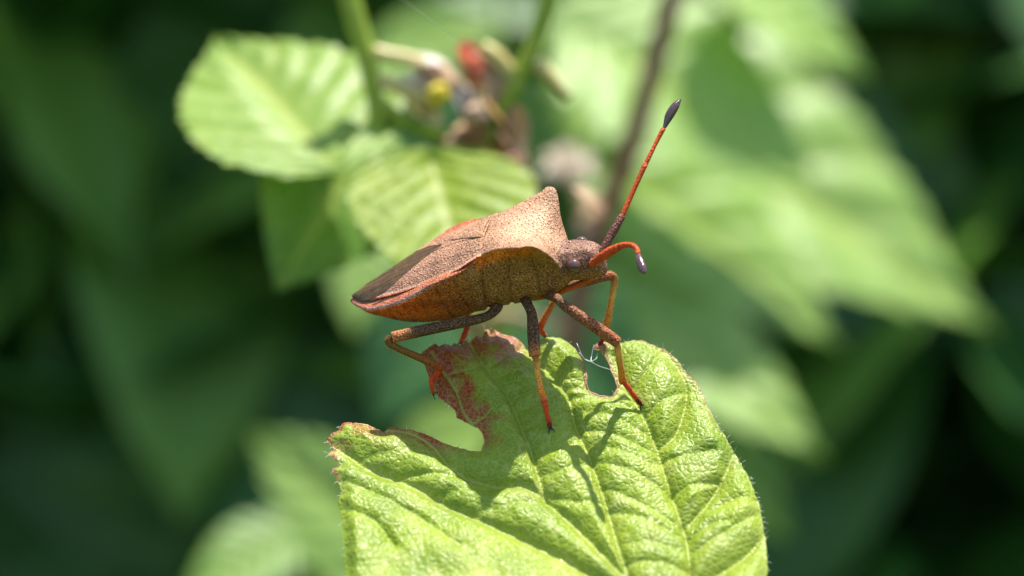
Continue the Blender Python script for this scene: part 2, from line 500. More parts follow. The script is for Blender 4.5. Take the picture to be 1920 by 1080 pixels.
def leaf_height(P):
    """relief of the upper face in photo pixels, along the leaf normal"""
    h = np.zeros(len(P)); dm = np.full(len(P), 1e9)
    for line, dep, sg in VEINS:
        d = poly_dist(P, line); dm = np.minimum(dm, d)
        h -= dep * 0.55 * np.exp(-(d / sg) ** 2)
    h += 21 * (1 - np.exp(-(dm / 36) ** 1.25))
    ds = np.full(len(P), 1e9)
    for line, dep, sg in SEC:
        d = poly_dist(P, line); ds = np.minimum(ds, d)
        h -= 1.3 * dep * np.exp(-(d / sg) ** 1.4)
    h += 3.6 * (1 - np.exp(-(np.minimum(ds, dm) / 13) ** 1.4))
    x, y = P.T
    h += 10 * (vnoise(x / 52, y / 52, 1) - .5) + 3.0 * (vnoise(x / 17, y / 17, 2) - .5) + 0.7 * (vnoise(x / 8, y / 8, 4) - .5)
    return h, dm, ds

def build_leaf():
    root = empty('bramble_leaf')
    tag(root, 'crinkled lime green lobed leaf with red blotched edge and bitten notches, under the bug', 'leaf')
    o = np.array(OUT, float)
    # resample the outline, with fine uneven serration
    ring = []
    for i in range(len(o)):
        a, b = o[i], o[(i + 1) % len(o)]
        n = max(1, int(np.hypot(*(b - a)) / 5))
        for k in range(n):
            p = a + (b - a) * k / n
            if k: p = p + nrg.normal(0, 0.7, 2)
            ring.append(p)
    ring = np.array(ring)
    pts = []
    y = 600.0; row = 0
    while y < 1280:
        sp = 2.6 if y < 1090 else 11
        xs = np.arange(600 + (row % 2) * sp / 2, 1450, sp)
        pts.append(np.stack([xs, np.full(len(xs), y)], 1)); y += sp * .87; row += 1
    P = np.concatenate(pts)
    P = P[inside(P, ring)]
    P = P[np.min([np.hypot(P[:, 0] - r[0], P[:, 1] - r[1]) for r in ring], axis=0) > 1.6]
    P = P + nrg.normal(0, .25, P.shape)
    allp = np.concatenate([ring, P])
    n = len(ring)
    res = delaunay_2d_cdt([Vector(p) for p in allp], [(i, (i + 1) % n) for i in range(n)], [list(range(n))], 1, 1e-6)
    P2 = np.array([tuple(v) for v in res[0]])
    faces = [tuple(f) for f in res[2]]
    h, dm, ds = leaf_height(P2)
    de = poly_dist_ring(P2, ring)
    h = h * (0.35 + 0.65 * sstep(0, 26, de)) - 4 * np.exp(-(de / 9))
    ys = leaf_y(P2[:, 0], P2[:, 1])
    V = [at(p[0], p[1], yy) + LEAF_N * (hh * PX) for p, yy, hh in zip(P2, ys, h)]
    # orientation towards the camera
    f0 = faces[len(faces) // 2]; nn = (V[f0[1]] - V[f0[0]]).cross(V[f0[2]] - V[f0[0]])
    if nn.y > 0: faces = [f[::-1] for f in faces]
    # pigment: lime green, paler and yellower towards veins; red blotches on the torn lobe, the tooth tips and bite rims
    x, yv = P2.T
    g0 = np.array(lin(120, 150, 14)); g1 = np.array(lin(148, 170, 38)); yel = np.array(lin(178, 176, 84))
    nz = vnoise(x / 60, yv / 60, 8)
    col = g0 + (g1 - g0) * nz[:, None]
    col = col + (yel - col) * (0.2 * np.exp(-(dm / 14) ** 2))[:, None]
    pale = sstep(.55, .8, vnoise(x / 7, yv / 7, 51) * .55 + vnoise(x / 34, yv / 34, 52) * .5)
    col = col + (np.array(lin(196, 196, 120)) - col) * (pale * .3)[:, None]
    speck = sstep(.9, .97, vnoise(x / 5, yv / 5, 61)) * sstep(.5, .7, vnoise(x / 70, yv / 70, 62))
    col = col + (np.array(lin(150, 120, 60)) - col) * (speck * .6)[:, None]
    red = np.array(lin(164, 44, 26)); pink = np.array(lin(172, 96, 92)); brown = np.array(lin(150, 104, 66))
    lobe = sstep(1000, 950, x) * sstep(870, 800, yv) * sstep(70, 18, de)
    blot = sstep(.40, .52, vnoise(x / 26, yv / 22, 21) * .6 + vnoise(x / 10, yv / 10, 22) * .25 + .22 * np.exp(-de / 26))
    left = sstep(925, 890, x - (yv - 740) * .25)
    mask = np.clip(lobe * blot * .6 + sstep(905, 875, x - (yv - 740) * .3) * sstep(860, 800, yv) * sstep(780, 800, x) * (.5 + .5 * blot), 0, 1)
    mask = np.maximum(mask, sstep(935, 905, x) * sstep(845, 820, yv) * sstep(780, 800, x) * sstep(46, 26, de + 22 * (vnoise(x / 14, yv / 14, 71) - .5)) * .9)
    mask = np.maximum(mask, sstep(1000, 960, x) * sstep(850, 800, yv) * sstep(9, 3, de) * .9)
    mask = mask * (1 - 0.75 * np.exp(-(np.minimum(dm, ds) / 2.2) ** 2))
    col = col + (red - col) * mask[:, None]
    pm = sstep(42, 18, np.hypot((x - 948) / 1.0, (yv - 655) / 1.2)) * sstep(.35, .6, vnoise(x / 12, yv / 12, 31) + .2)
    col = col + (pink - col) * (pm * .8)[:, None]
    tip = sstep(650, 625, x) * sstep(9, 2, de) * sstep(960, 900, yv) * sstep(.3, .5, vnoise(x / 9, yv / 9, 40))
    tip = np.maximum(tip, sstep(6, 1, de) * sstep(1180, 1200, x) * sstep(900, 700, yv) * .6)
    tip = np.maximum(tip, sstep(26, 6, np.hypot(x - 1122, yv - 652)) * .9)
    col = col + (np.array(lin(160, 76, 70)) - col) * tip[:, None]
    bite = sstep(9, 1.5, de) * sstep(62, 50, np.hypot(x - 1128, yv - 705))
    col = col + (brown - col) * (bite * .85)[:, None]
    vein = np.maximum(.6 * np.exp(-(dm / 1.3) ** 2), .2 * np.exp(-(ds / 1.3) ** 2))
    bl = mesh_obj('blade', V, faces, M['leaf'], root, color=col, attrs={'vein': vein})
    # thickened rim
    hr, _, _ = leaf_height(ring); hr = hr * .35 - 4
    R = [at(p[0], p[1], leaf_y(p[0], p[1])) + LEAF_N * (hh * PX) for p, hh in zip(ring, hr)]
    sel = [i for i, p in enumerate(ring) if 1096 < p[0] < 1162 and 655 < p[1] < 750]
    tube('bite_rim', [R[i] for i in sel], [0.002 + .004 * rng.random() for _ in sel], M['margin'], root, sides=7, sub=2)
    # margin hairs
    V, Fc = [], []
    for i in range(0, n):
        p = ring[i]
        if p[1] > 1095 or rng.random() < (0.5 if p[0] > 1280 else 0.84): continue
        a = ring[i - 1]; b = ring[(i + 1) % n]; t = b - a; nrm2 = np.array((t[1], -t[0])); nrm2 = nrm2 / (np.hypot(*nrm2) + 1e-9)
        if inside(np.array([p + nrm2 * 3]), ring)[0]: nrm2 = -nrm2
        L = rng.uniform(4, 11); sw = rng.uniform(-.7, .7)
        e = p + nrm2 * L + np.array((nrm2[1], -nrm2[0])) * L * sw
        q0 = R[i]; q1 = at(e[0], e[1], leaf_y(p[0], p[1]) - .02 * rng.random())
        v, f = tube_geo([q0, q0.lerp(q1, .5) + Vector((0, 0, .004)), q1], [.0013, .001, .0004], 4, 2)
        f = [tuple(c + len(V) for c in ff) for ff in f]; V += v; Fc += f
    hh = mesh_obj('margin_hairs', V, Fc, M['hair'], root); hh['kind'] = 'stuff'
    # leaf stalk, leaving the blade below the picture
    b0 = at(1290, 1178, float(leaf_y(1290, 1178)))
    tube('petiole', [b0, b0 + Vector((.35, .1, -.6)), b0 + Vector((.9, .8, -1.8)), b0 + Vector((1.4, 2.5, -4.2))], [.03, .04, .045, .05], M['stem_green'], root)
    return root

def poly_dist_ring(P, ring):
    d = np.full(len(P), 1e9); n = len(ring)
    for i in range(n):
        a = ring[i]; b = ring[(i + 1) % n]; ab = b - a
        t = np.clip(((P - a) @ ab) / max(ab @ ab, 1e-9), 0, 1)
        d = np.minimum(d, np.hypot(*(P - (a + t[:, None] * ab)).T))
    return d
build_leaf()

def on_leaf(px, py, lift=0.0):
    P = np.array([[px, py]], float)
    h, _, _ = leaf_height(P)
    return at(px, py, float(leaf_y(px, py))) + LEAF_N * (float(h[0]) * PX + lift)

# ------------------------------------------------------------------ the bug
ROLL, YAW, TILT = math.radians(28), math.radians(18), math.radians(9.76)
def bug_matrix():
    sR, cR, sY, cY, sA, cA = math.sin(ROLL), math.cos(ROLL), math.sin(YAW), math.cos(YAW), math.sin(TILT), math.cos(TILT)
    rot = lambda v: Vector((v[0] * cA - v[2] * sA, v[1], v[0] * sA + v[2] * cA))
    F = rot((cY, -sY, 0)); L = rot((cR * sY, cR * cY, sR)); U = rot((-sR * sY, -sR * cY, cR))
    loc = at(665, 570, 0.30)
    return Matrix(((F.x, L.x, U.x, loc.x), (F.y, L.y, U.y, loc.y), (F.z, L.z, U.z, loc.z), (0, 0, 0, 1)))
BM = bug_matrix()
def bug(f, l, u): return BM @ (Vector((f, l, u)) * PX)

root = empty('dock_bug')
tag(root, 'brown speckled squash bug with horned shoulders and red antennae standing on the leaf', 'bug')

# half sections: f, then D, DM, E (edge), E2 (under edge), FU, FL, V as (l, u[, df])
ROWS = [
 (-3,  [(0,13),(4,13),(7,11),(7,9),(5,7),(3,5),(0,4)]),
 (15,  [(0,15),(12,15),(26,13),(27,8),(20,1),(10,-5),(0,-8)]),
 (50,  [(0,23),(28,22),(61,18),(62,11),(50,-2),(27,-18),(0,-27)]),
 (100, [(0,42),(42,40),(91,34),(92,26),(76,6),(45,-30),(0,-48)]),
 (150, [(0,58),(50,56),(107,50),(107,40),(89,15),(54,-35),(0,-57)]),
 (200, [(0,72),(54,70),(114,70),(113,58),(93,24),(56,-35),(0,-58)]),
 (240, [(0,82),(54,80),(111,78),(109,67),(92,32),(57,-28),(0,-51)]),
 (272, [(0,90),(52,88),(98,82),(97,72),(88,40),(59,-22),(0,-47)]),
 (296, [(0,103),(47,103),(80,91),(80,83),(82,48),(59,-20),(0,-47)]),
 (325, [(0,108),(48,108),(79,101),(78,91),(78,54),(57,-20),(0,-47)]),
 (360, [(0,103),(50,106),(90,107),(86,96),(73,56),(53,-20),(0,-45)]),
 (390, [(0,91),(53,97),(107,112,3),(99,101,3),(67,52),(47,-20),(0,-41)]),
 (401, [(0,82),(53,92,2),(113,116,5),(104,105,5),(64,48),(44,-20),(0,-39)]),
 (410, [(0,73),(52,84,2),(107,107,12),(98,95,10),(59,43),(41,-20),(0,-37)]),
 (421, [(0,60),(38,66,1),(68,68,6),(62,56,5),(51,34),(35,-19),(0,-32)]),
 (432, [(0,49),(27,48),(46,27,2),(46,20,1),(43,10),(29,-17),(0,-27)]),
 (440, [(0,45),(22,44),(36,32),(38,26),(36,9),(25,-16),(0,-25)]),
 (452, [(0,45),(22,43),(36,30),(37,23),(35,6),(25,-17),(0,-26)]),
 (468, [(0,42),(20,40),(33,26),(34,20),(32,3),(24,-19),(0,-28)]),
 (485, [(0,38),(18,36),(29,21),(30,15),(28,0),(21,-21),(0,-29)]),
 (497, [(0,30),(16,28),(25,15),(26,10),(25,-3),(19,-21),(0,-28)]),
 (502, [(0,20),(12,18),(19,10),(20,6),(19,-5),(14,-18),(0,-24)]),
]
def section(ctrl):
    """full closed ring from 7 half-section control points (n,3); returns ring points and the section coordinate 0..6"""
    D, DM, E, E2, FU, FL, Vv = [np.array(c) for c in ctrl]
    mir = lambda p: p * np.array((1, -1, 1))
    def cr(P, i, t):
        a, b, c, d = P[i - 1], P[i], P[i + 1], P[i + 2]
        return 0.5 * (2 * b + (c - a) * t + (2 * a - 5 * b + 4 * c - d) * t * t + (3 * b - a - 3 * c + d) * t ** 3)
    top = [mir(DM), D, DM, E, 2 * E - DM]
    bot = [2 * E - E2, E, E2, FU, FL, Vv, mir(FL)]
    half, co = [], []
    for i in (1, 2):
        for k in range(7): half.append(cr(top, i, k / 7)); co.append(i - 1 + k / 7)
    for i, m in ((1, 3), (2, 5), (3, 6), (4, 6)):
        for k in range(m): half.append(cr(bot, i, k / m)); co.append(i + 1 + k / m)
    half.append(Vv); co.append(6.0)
    ring = half + [mir(p) for p in half[-2:0:-1]]
    cc = co + co[-2:0:-1]
    return ring, cc

def build_body():
    ctl = []
    for f, pts in ROWS:
        ctl.append(np.array([(f + (p[2] if len(p) > 2 else 0), p[0], p[1]) for p in pts], float).ravel())
    dense = catmull(ctl, 7).reshape(-1, 7, 3)
    V, col = [], []
    tan = np.array(lin(172, 130, 98)); tanp = np.array(lin(196, 156, 120)); pinkg = np.array(lin(220, 170, 150))
    orange = np.array(lin(248, 120, 22)); orred = np.array(lin(240, 104, 30)); belly = np.array(lin(158, 92, 42)); olive = np.array(lin(150, 106, 52)); headc = np.array(lin(140, 102, 80))  # own colours, with leaf bounce light added into orange, belly and olive
    edgeo = np.array(lin(222, 120, 24))
    for ci, c in enumerate(dense):
        ring, cc = section(c)
        m = len(ring)
        for p, q in zip(ring, cc):
            f = p[0]; seam = 0.0
            if q > 2.9 and 240 < f < 425:
                g = 0
                for f0, sl_ in ((292, -16), (345, -20), (392, -10)):
                    seam = max(seam, .2 * math.exp(-((f - f0 - sl_ * (q - 4)) / 3.0) ** 2))
                    g += 6.5 * math.exp(-((f - f0 - sl_ * (q - 4)) / 3.4) ** 2)
                g -= 3.0 * math.exp(-((f - 322) / 16) ** 2 - ((q - 5.0) / .5) ** 2) + 4.0 * math.exp(-((f - 268) / 14) ** 2 - ((q - 5.0) / .5) ** 2) + 3 * math.exp(-((f - 385) / 14) ** 2 - ((q - 5.0) / .5) ** 2)
                c0 = np.array((f, 0, 20.0)); dd = p - c0; p = c0 + dd * (1 - g / max(np.hypot(dd[1], dd[2]), 8)) 
                p[0] = f
            if f < 260 and 2.9 < q < 5.8:
                g = 2.2 * math.exp(-(((f + 4 * (q - 4)) % 38 - 19) / 2.2) ** 2); seam = .25 * g
                seam = max(seam, .8 * math.exp(-(((f + 19) % 38 - 19) / 3) ** 2 - ((q - 4.1) / .09) ** 2))
                c0 = np.array((f, 0, 10.0)); dd = p - c0; p = c0 + dd * (1 - g / max(np.hypot(dd[1], dd[2]), 8))
            V.append(Vector(p) * PX)
            s = lambda a, b, x: float(sstep(a, b, x))
            dors = tan + (tanp - tan) * s(320, 385, f) * s(1.7, .5, q) * s(425, 405, f)
            if f < 290:
                d = tan + (np.array(lin(184, 100, 64)) - tan) * s(1.3, 1.9, q)
                rim = pinkg * (0.9 if (f / 38) % 1 > .12 else .6); rim = rim + (belly - rim) * s(175, 225, f)
                low = orange + (orred - orange) * s(120, 20, f)
                fl = low + (belly - low) * max(s(135, 230, f) * .9, s(4.1, 5.0, q)); fl = fl + (olive - fl) * s(230, 285, f)
                k = d if q < 2 else (rim if q <= 2.45 else fl)
                if 2.45 < q < 2.8: k = rim + (fl - rim) * s(2.45, 2.8, q)
            elif f < 432:
                low = edgeo + (olive - edgeo) * max(s(3.15, 3.7, q), s(398, 425, f))
                k = dors if q < 2.02 else low
            else:
                k = headc + (olive - headc) * s(3.2, 4.6, q) * .8
            col.append(k * (1 - seam))
    n = len(dense); Fc = []
    for i in range(n - 1):
        for k in range(m):
            k2 = (k + 1) % m
            Fc.append((i * m + k, (i + 1) * m + k, (i + 1) * m + k2, i * m + k2))
    Fc.append(tuple(range(m))); Fc.append(tuple(reversed([(n - 1) * m + k for k in range(m)])))
    o = mesh_obj('body', V, Fc, M['cuticle'], root, color=col)
    o.matrix_local = BM
    return o
build_body()

# forewings: the leathery front half of each, and the dark membrane where the tips overlap
WF = [0, 8, 30, 75, 120, 170, 218, 260, 300]
WL = [3, 9, 31, 58, 77, 89, 95, 95, 84]
WU = [12, 14, 18, 27, 39, 52, 64, 76, 89]     # at the outer edge
WM = [17, 20, 29, 45, 62, 78, 91, 101, 107]   # along the midline
def wing_l(f): return float(np.interp(f, WF, WL))
def wing_u(f, l):
    e = float(np.interp(f, WF, WU)); mid = float(np.interp(f, WF, WM)); r = min(1, abs(l) / max(wing_l(f), 1))
    return mid + (e - mid) * r ** 2.2 + 1.5 * math.sin(r * math.pi)
def patch(name, fn, nf, nl, mat, colfn=None, thick=2.0):
    V, col, Fc = [], [], []
    for i in range(nf + 1):
        for j in range(nl + 1):
            f, l, lift = fn(i / nf, j / nl)
            V.append(Vector((f, l, wing_u(f, l) + lift)) * PX)
            col.append(colfn(f, l, i / nf, j / nl) if colfn else (1, 1, 1))
    for i in range(nf):
        for j in range(nl):
            a = i * (nl + 1) + j; Fc.append((a, a + 1, a + nl + 2, a + nl + 1))
    o = mesh_obj(name, V, Fc, mat, root, color=col)
    o.matrix_local = BM
    md = o.modifiers.new('thickness', 'SOLIDIFY'); md.thickness = thick * PX; md.offset = 0
    return o
TAN = np.array(lin(170, 128, 96)); EDGE = np.array(lin(196, 78, 26)); SUT = np.array(lin(128, 84, 56)); PINK = np.array(lin(186, 132, 112))
def corium_fn(side):
    def fn(a, b):
        # a: 0 rear tip .. 1 wing base; b: 0 inner border .. 1 outer edge
        fo = 62 + (306 - 62) * a
        fi = 62 + (306 - 62) * a
        inner = 0.0 if fi >= 212 else wing_l(fi) * ((212 - fi) / (212 - 62)) ** 0.9
        l = inner + (wing_l(fo) - inner) * b
        lift = 1.2 + (1.0 if side < 0 else 0)
        lift += 4.0 * math.exp(-((1 - b) * (wing_l(fo) - inner) / 6) ** 2)          # raised costal edge
        d = abs(l - (30 - (300 - fo) * 0.18)); lift -= 1.6 * math.exp(-(d / 2.2) ** 2) if fo > 190 else 0   # claval suture
        d2 = abs(l - (62 - (300 - fo) * 0.12)); lift += 1.0 * math.exp(-(d2 / 3) ** 2)                     # vein
        return fo, side * l, lift
    return fn
def corium_col(f, l, a, b):
    c = TAN + (PINK - TAN) * .5 * (1 - a)
    inner = 0.0 if f >= 212 else wing_l(f) * ((212 - f) / 150) ** .9
    dd = (1 - b) * max(wing_l(f) - inner, 1)
    c = c + (np.array(lin(206, 172, 150)) - c) * math.exp(-((dd - 7) / 3.5) ** 2) * .4
    c = c + (EDGE - c) * math.exp(-(dd / 2.2) ** 2)
    d = abs(abs(l) - (30 - (300 - f) * .18))
    if f > 190: c = c + (SUT - c) * math.exp(-(d / 2.5) ** 2) * .7
    return c
patch('forewing', corium_fn(-1), 120, 44, M['corium'], corium_col)
patch('forewing', corium_fn(1), 120, 44, M['corium'], corium_col)
def memb_fn(a, b):
    f = 2 + (214 - 2) * a
    hw = wing_l(f) * (1.0 if f <= 62 else ((214 - f) / 152) ** .9)
    l = -hw + 2 * hw * b
    return f, l, 0.4 + 1.3 * math.sin(l * .35 + f * .05) * .4 - .8 * math.exp(-(l - 6) ** 2 / 8)
patch('wing_membrane', memb_fn, 70, 40, M['membrane'])
# scutellum plate between the wing bases
def scut_fn(a, b):
    f = 232 + (302 - 232) * a; hw = 2 + 32 * a
    l = -hw + 2 * hw * b
    return f, l, 3.2 + 2 * (1 - (2 * b - 1) ** 2)
patch('scutellum', scut_fn, 24, 20, M['cuticle'], lambda f, l, a, b: TAN * 1.05)

def ball(name, c, r, mat, parent, stretch=(1, 1, 1), world=False):
    V, Fc = [], []
    nu, nv = 20, 14
    for i in range(nv + 1):
        th = math.pi * i / nv
        for j in range(nu):
            ph = 2 * math.pi * j / nu
            V.append(Vector((r * stretch[0] * math.sin(th) * math.cos(ph), r * stretch[1] * math.sin(th) * math.sin(ph), r * stretch[2] * math.cos(th))) + Vector(c))
    for i in range(nv):
        for j in range(nu):
            Fc.append((i * nu + j, (i + 1) * nu + j, (i + 1) * nu + (j + 1) % nu, i * nu + (j + 1) % nu))
    o = mesh_obj(name, V, Fc, mat, parent)
    if not world: o.matrix_local = BM
    return o
for s in (-1, 1):
    e = ball('eye', Vector((458, s * 42, 22)) * PX, 13.5 * PX, M['eye'], root, (1, .95, 1))
    ball('antenna_socket', Vector((489, s * 24, 14)) * PX, 8.5 * PX, M['socket'], root, (1.2, 1, 1))
    ball('ocellus', Vector((447, s * 12, 44)) * PX, 3 * PX, M['eye'], root)

def P3(*a): return at(*a)
# antennae: four joints each
def antenna(segs):
    r = empty('antenna', root)
    for pts, rad, mat in segs:
        tube('segment', [P3(*p) for p in pts], [x * PX for x in rad], M[mat], r, 14, 6)
    return r
antenna([  # far one, held high
  ([(1123,480,-.20),(1130,468,-.19),(1148,437,-.16),(1166,405,-.13)], [4.5,6.5,8,7], 'ant_dark'),
  ([(1165,408,-.13),(1168,402,-.13),(1190,352,-.10),(1211,306,-.07)], [3.5,5,4.6,5], 'ant_red'),
  ([(1210,309,-.07),(1213,303,-.07),(1230,268,-.04),(1244,241,-.02)], [2.6,4,3.8,4.6], 'ant_red'),
  ([(1243,243,-.02),(1247,236,-.015),(1255,217,0),(1266,199,.01),(1276,186,.02)], [2,4,8.2,7.6,2], 'ant_club')])
antenna([  # near one, bent towards the lens
  ([(1107,496,-.24),(1118,489,-.27),(1140,474,-.32),(1160,463,-.37)], [5,7.5,9,7], 'ant_red'),
  ([(1157,464,-.36),(1164,461,-.38),(1178,459,-.42),(1187,461,-.46)], [4.5,6,5.2,5.4], 'ant_red'),
  ([(1185,460,-.455),(1190,463,-.47),(1195,470,-.49),(1197,477,-.51)], [4.4,5.2,5,4.6], 'ant_red'),
  ([(1196,474,-.50),(1198,482,-.52),(1202,494,-.55),(1206,506,-.58),(1208,512,-.60)], [3.2,6,8.4,7.4,3], 'ant_club')])

# legs: coxa and femur, tibia, tarsus, claws
def claws(p, d, parent):
    for s in (-1, 1):
        side = Vector((d.z, 0, -d.x)).normalized() * s
        tube('claw', [p, p + d * .014 + side * .012, p + d * .026 + side * .02 + Vector((0, 0, -.006))], [.0055, .004, .0012], M['claw'], parent, 6, 3)
def leg(femur, fr, fm, tibia, tr, tm, tarsus, sr, sm, clawdir, tip='tarsus_tip'):
    r = empty('leg', root)
    FS = {'femur_dark': [(0, (116, 80, 38)), (.3, (92, 66, 40)), (.85, (100, 72, 46)), (.95, (184, 116, 66)), (1, (200, 120, 70))],
          'femur_rust': [(0, (112, 76, 42)), (.35, (122, 80, 50)), (.7, (152, 88, 48)), (1, (168, 92, 50))]}[fm]
    TS = {'tibia': [(0, (120, 74, 36)), (.18, (170, 110, 44)), (.5, (226, 164, 72)), (.85, (234, 132, 36)), (1, (206, 84, 28))],
          'tibia_dark': [(0, (112, 74, 34)), (.5, (132, 96, 38)), (.85, (150, 92, 34)), (1, (180, 84, 30))],
          'tibia_orange': [(0, (226, 160, 78)), (.5, (230, 136, 56)), (1, (216, 88, 34))]}[tm]
    tube('femur', femur, [x * PX for x in fr], M['femur'], r, 16, 6, stops=FS)
    tube('tibia', tibia, [x * PX for x in tr], M['limb'], r, 12, 6, stops=TS)
    # bristles along the shin
    cv = catmull([list(p) for p in tibia], 8); BV, BF = [], []
    for i in range(4, len(cv) - 1):
        for _ in range(2):
            a = Vector(cv[i]); t = (Vector(cv[i + 1]) - a).normalized()
            side = t.cross(Vector((0, 1, 0))).normalized() * rng.choice((-1, 1)) + Vector((0, rng.uniform(-1, .3), 0))
            side.normalize(); rr = tr[min(len(tr) - 1, int(i / 8))] * PX
            b = a + side * (rr + .012 + .008 * rng.random()) + t * .012
            v, f = tube_geo([a + side * rr * .7, b], [.0012, .0004], 4, 1)
            BF += [tuple(c + len(BV) for c in ff) for ff in f]; BV += v
    bo = mesh_obj('bristles', BV, BF, M['bristle'], r); bo['kind'] = 'stuff'
    for i in range(len(tarsus) - 1):
        a, b = tarsus[i], tarsus[i + 1]
        r0, r1 = sr[i] * PX, sr[i + 1] * PX
        tube('tarsus', [a.lerp(b, -.06), a.lerp(b, .1), a.lerp(b, .6), a.lerp(b, 1.0)], [r0 * .6, r0 * .8, r1 * 1.05, r1 * .8], M[tip if i == len(tarsus) - 2 else sm], r, 10, 4)
    claws(tarsus[-1], Vector(clawdir).normalized(), r)
    return r
# near hind leg
h0 = bug(288, -30, -30)
leg([h0, P3(931,577,-.09), P3(915,592,-.13), P3(880,602,-.16), P3(800,618,-.20), P3(735,633,-.22)], [12,10.5,8.5,9.5,11,10.5], 'femur_dark',
    [P3(733,631,-.215), P3(729,641,-.215), P3(744,652,-.19), P3(785,670,-.13), P3(828,690,-.075)], [7,7.5,6.5,7,8], 'tibia_dark',
    [P3(828,690,-.075), P3(813,709,-.05), on_leaf(808,722,.012) + Vector((0,-.02,0)), P3(812,737,-.045)], [6.5,5.5,5,4], 'tarsus', (.6, .2, -.4), 'tarsus')
# near middle leg
m0 = bug(338, -26, -26)
f1 = on_leaf(1031, 815, .014)
leg([m0, P3(990,572,-.17), P3(997,590,-.19), P3(1000,625,-.21), P3(1003,668,-.23)], [11,9,9.5,11.5,11], 'femur_dark',
    [P3(1003,664,-.23), P3(1005,676,-.232), P3(1012,720,-.235), f1 + (P3(1021,768,-.24) - P3(1031,815,-.24))], [6.5,6.2,5.6,6.4], 'tibia',
    [f1 + (P3(1021,766,-.24) - P3(1031,815,-.24)), f1 + (P3(1025,790,-.24) - P3(1031,815,-.24)), f1 + Vector((-.004, 0, .03)), f1], [6.2,5,5,4.6], 'tarsus', (.35, -.3, -.8))
# near front leg
g0 = bug(388, -28, -34)
f2 = on_leaf(1201, 762, .012)
leg([g0, P3(1045,560,-.26), P3(1062,575,-.28), P3(1105,605,-.30), P3(1150,636,-.30), P3(1157,645,-.30)], [11,9,9.5,11,11,9.5], 'femur_rust',
    [P3(1153,640,-.30), P3(1158,652,-.295), P3(1163,685,-.25), P3(1168,717,-.19)], [6.5,6.2,6,7.5], 'tibia',
    [P3(1167,713,-.19), P3(1182,732,-.165), P3(1193,748,-.145), f2], [5.5,5.2,5,4.6], 'tarsus', (.5, -.2, -.7))
# far front leg
g1 = bug(392, 30, -36)
leg([g1, P3(1050,536,.02), P3(1090,530,.05), P3(1128,520,.09), P3(1147,516,.11)], [8,7.5,9,9,9], 'femur_rust',
    [P3(1145,514,.11), P3(1152,522,.11), P3(1148,555,.12), P3(1140,595,.14), P3(1134,628,.155)], [6.5,6.4,5.6,6.2,6], 'tibia',
    [P3(1134,625,.155), P3(1130,636,.16), P3(1124,648,.165)], [5.5,5,4.5], 'tarsus', (-.3, 0, -.9))
# far middle leg
m1 = bug(330, 32, -42)
leg([m1, P3(1030,540,.10), P3(1052,538,.16), P3(1049,546,.18)], [8,7,7,7], 'femur_rust',
    [P3(1050,543,.18), P3(1044,556,.18), P3(1028,584,.19), P3(1014,610,.20)], [5.5,5.5,5.6,6.4], 'tibia_orange',
    [P3(1014,607,.20), P3(1013,618,.205), P3(1022,630,.21)], [6,6,5], 'tarsus', (.6, 0, -.6), 'tarsus')
# far hind leg
h1 = bug(262, 36, -38)
leg([h1, P3(900,560,.20), P3(880,560,.24), P3(878,572,.25)], [8,7,7,6], 'femur_rust',
    [P3(878,568,.25), P3(878,585,.25), P3(877,608,.25)], [5,5,5.4], 'tibia_orange',
    [P3(877,604,.25), P3(874,620,.24), P3(868,634,.225), P3(864,642,.215)], [6.4,6,5.6,5], 'tarsus', (-.3, 0, -.9), 'tarsus')
# pale scent-gland pore low on the flank
for nm, rr, mt, off in (('scent_pore', 7, 'rostrum', 0), ('scent_pore', 2.6, 'claw', 5.5)):
    ball(nm, Vector((283, -60 - off * .75, -13 - off * .6)) * PX, rr * PX, M[mt], root, (1, .8, 1))
# beak folded under the head
tube('rostrum', [bug(478, -4, -24), bug(455, -6, -34), bug(420, -6, -42), bug(375, -5, -50), bug(335, -4, -52)], [6 * PX, 6.5 * PX, 6 * PX, 5.5 * PX, 3 * PX], M['rostrum'], root, 10, 5)

# ------------------------------------------------------------------ silk
def silk():
    r = empty('spider_silk')
    tag(r, 'fine white spider silk strung across the bitten notch of the leaf', 'silk')
    a = on_leaf(1081, 660); b = on_leaf(1145, 699, .01); c = on_leaf(1113, 658)
    m = at(1108, 678, -.02)
    tube('strand', [a, at(1094, 670, .05), m], [.0016, .0015, .0014], M['silk'], r, 5, 4)
    tube('strand', [m, at(1125, 687, .0), b], [.0014, .0013, .0014], M['silk'], r, 5, 4)
    tube('strand', [m, at(1109, 668, .05), c], [.0022, .002, .0018], M['silk'], r, 5, 4)
    tube('strand', [at(1086, 660, .1), at(1097, 674, .03), m], [.0012, .0012, .0012], M['silk'], r, 5, 4)
    tube('strand', [at(1120, 662, .1), at(1118, 672, .03), m], [.0012, .0012, .0012], M['silk'], r, 5, 4)
silk()
def thread():
    a, b = at(835, 58, 0.0), at(1178, 310, 10.0)
    o = tube('silk_thread', [a.lerp(b, t) for t in (-.5, 0, .5, 1)], [.0013] * 4, M['silk'], None, 5, 2)
    tag(o, 'single long silk thread slanting down from above to the brown cane', 'silk')
thread()

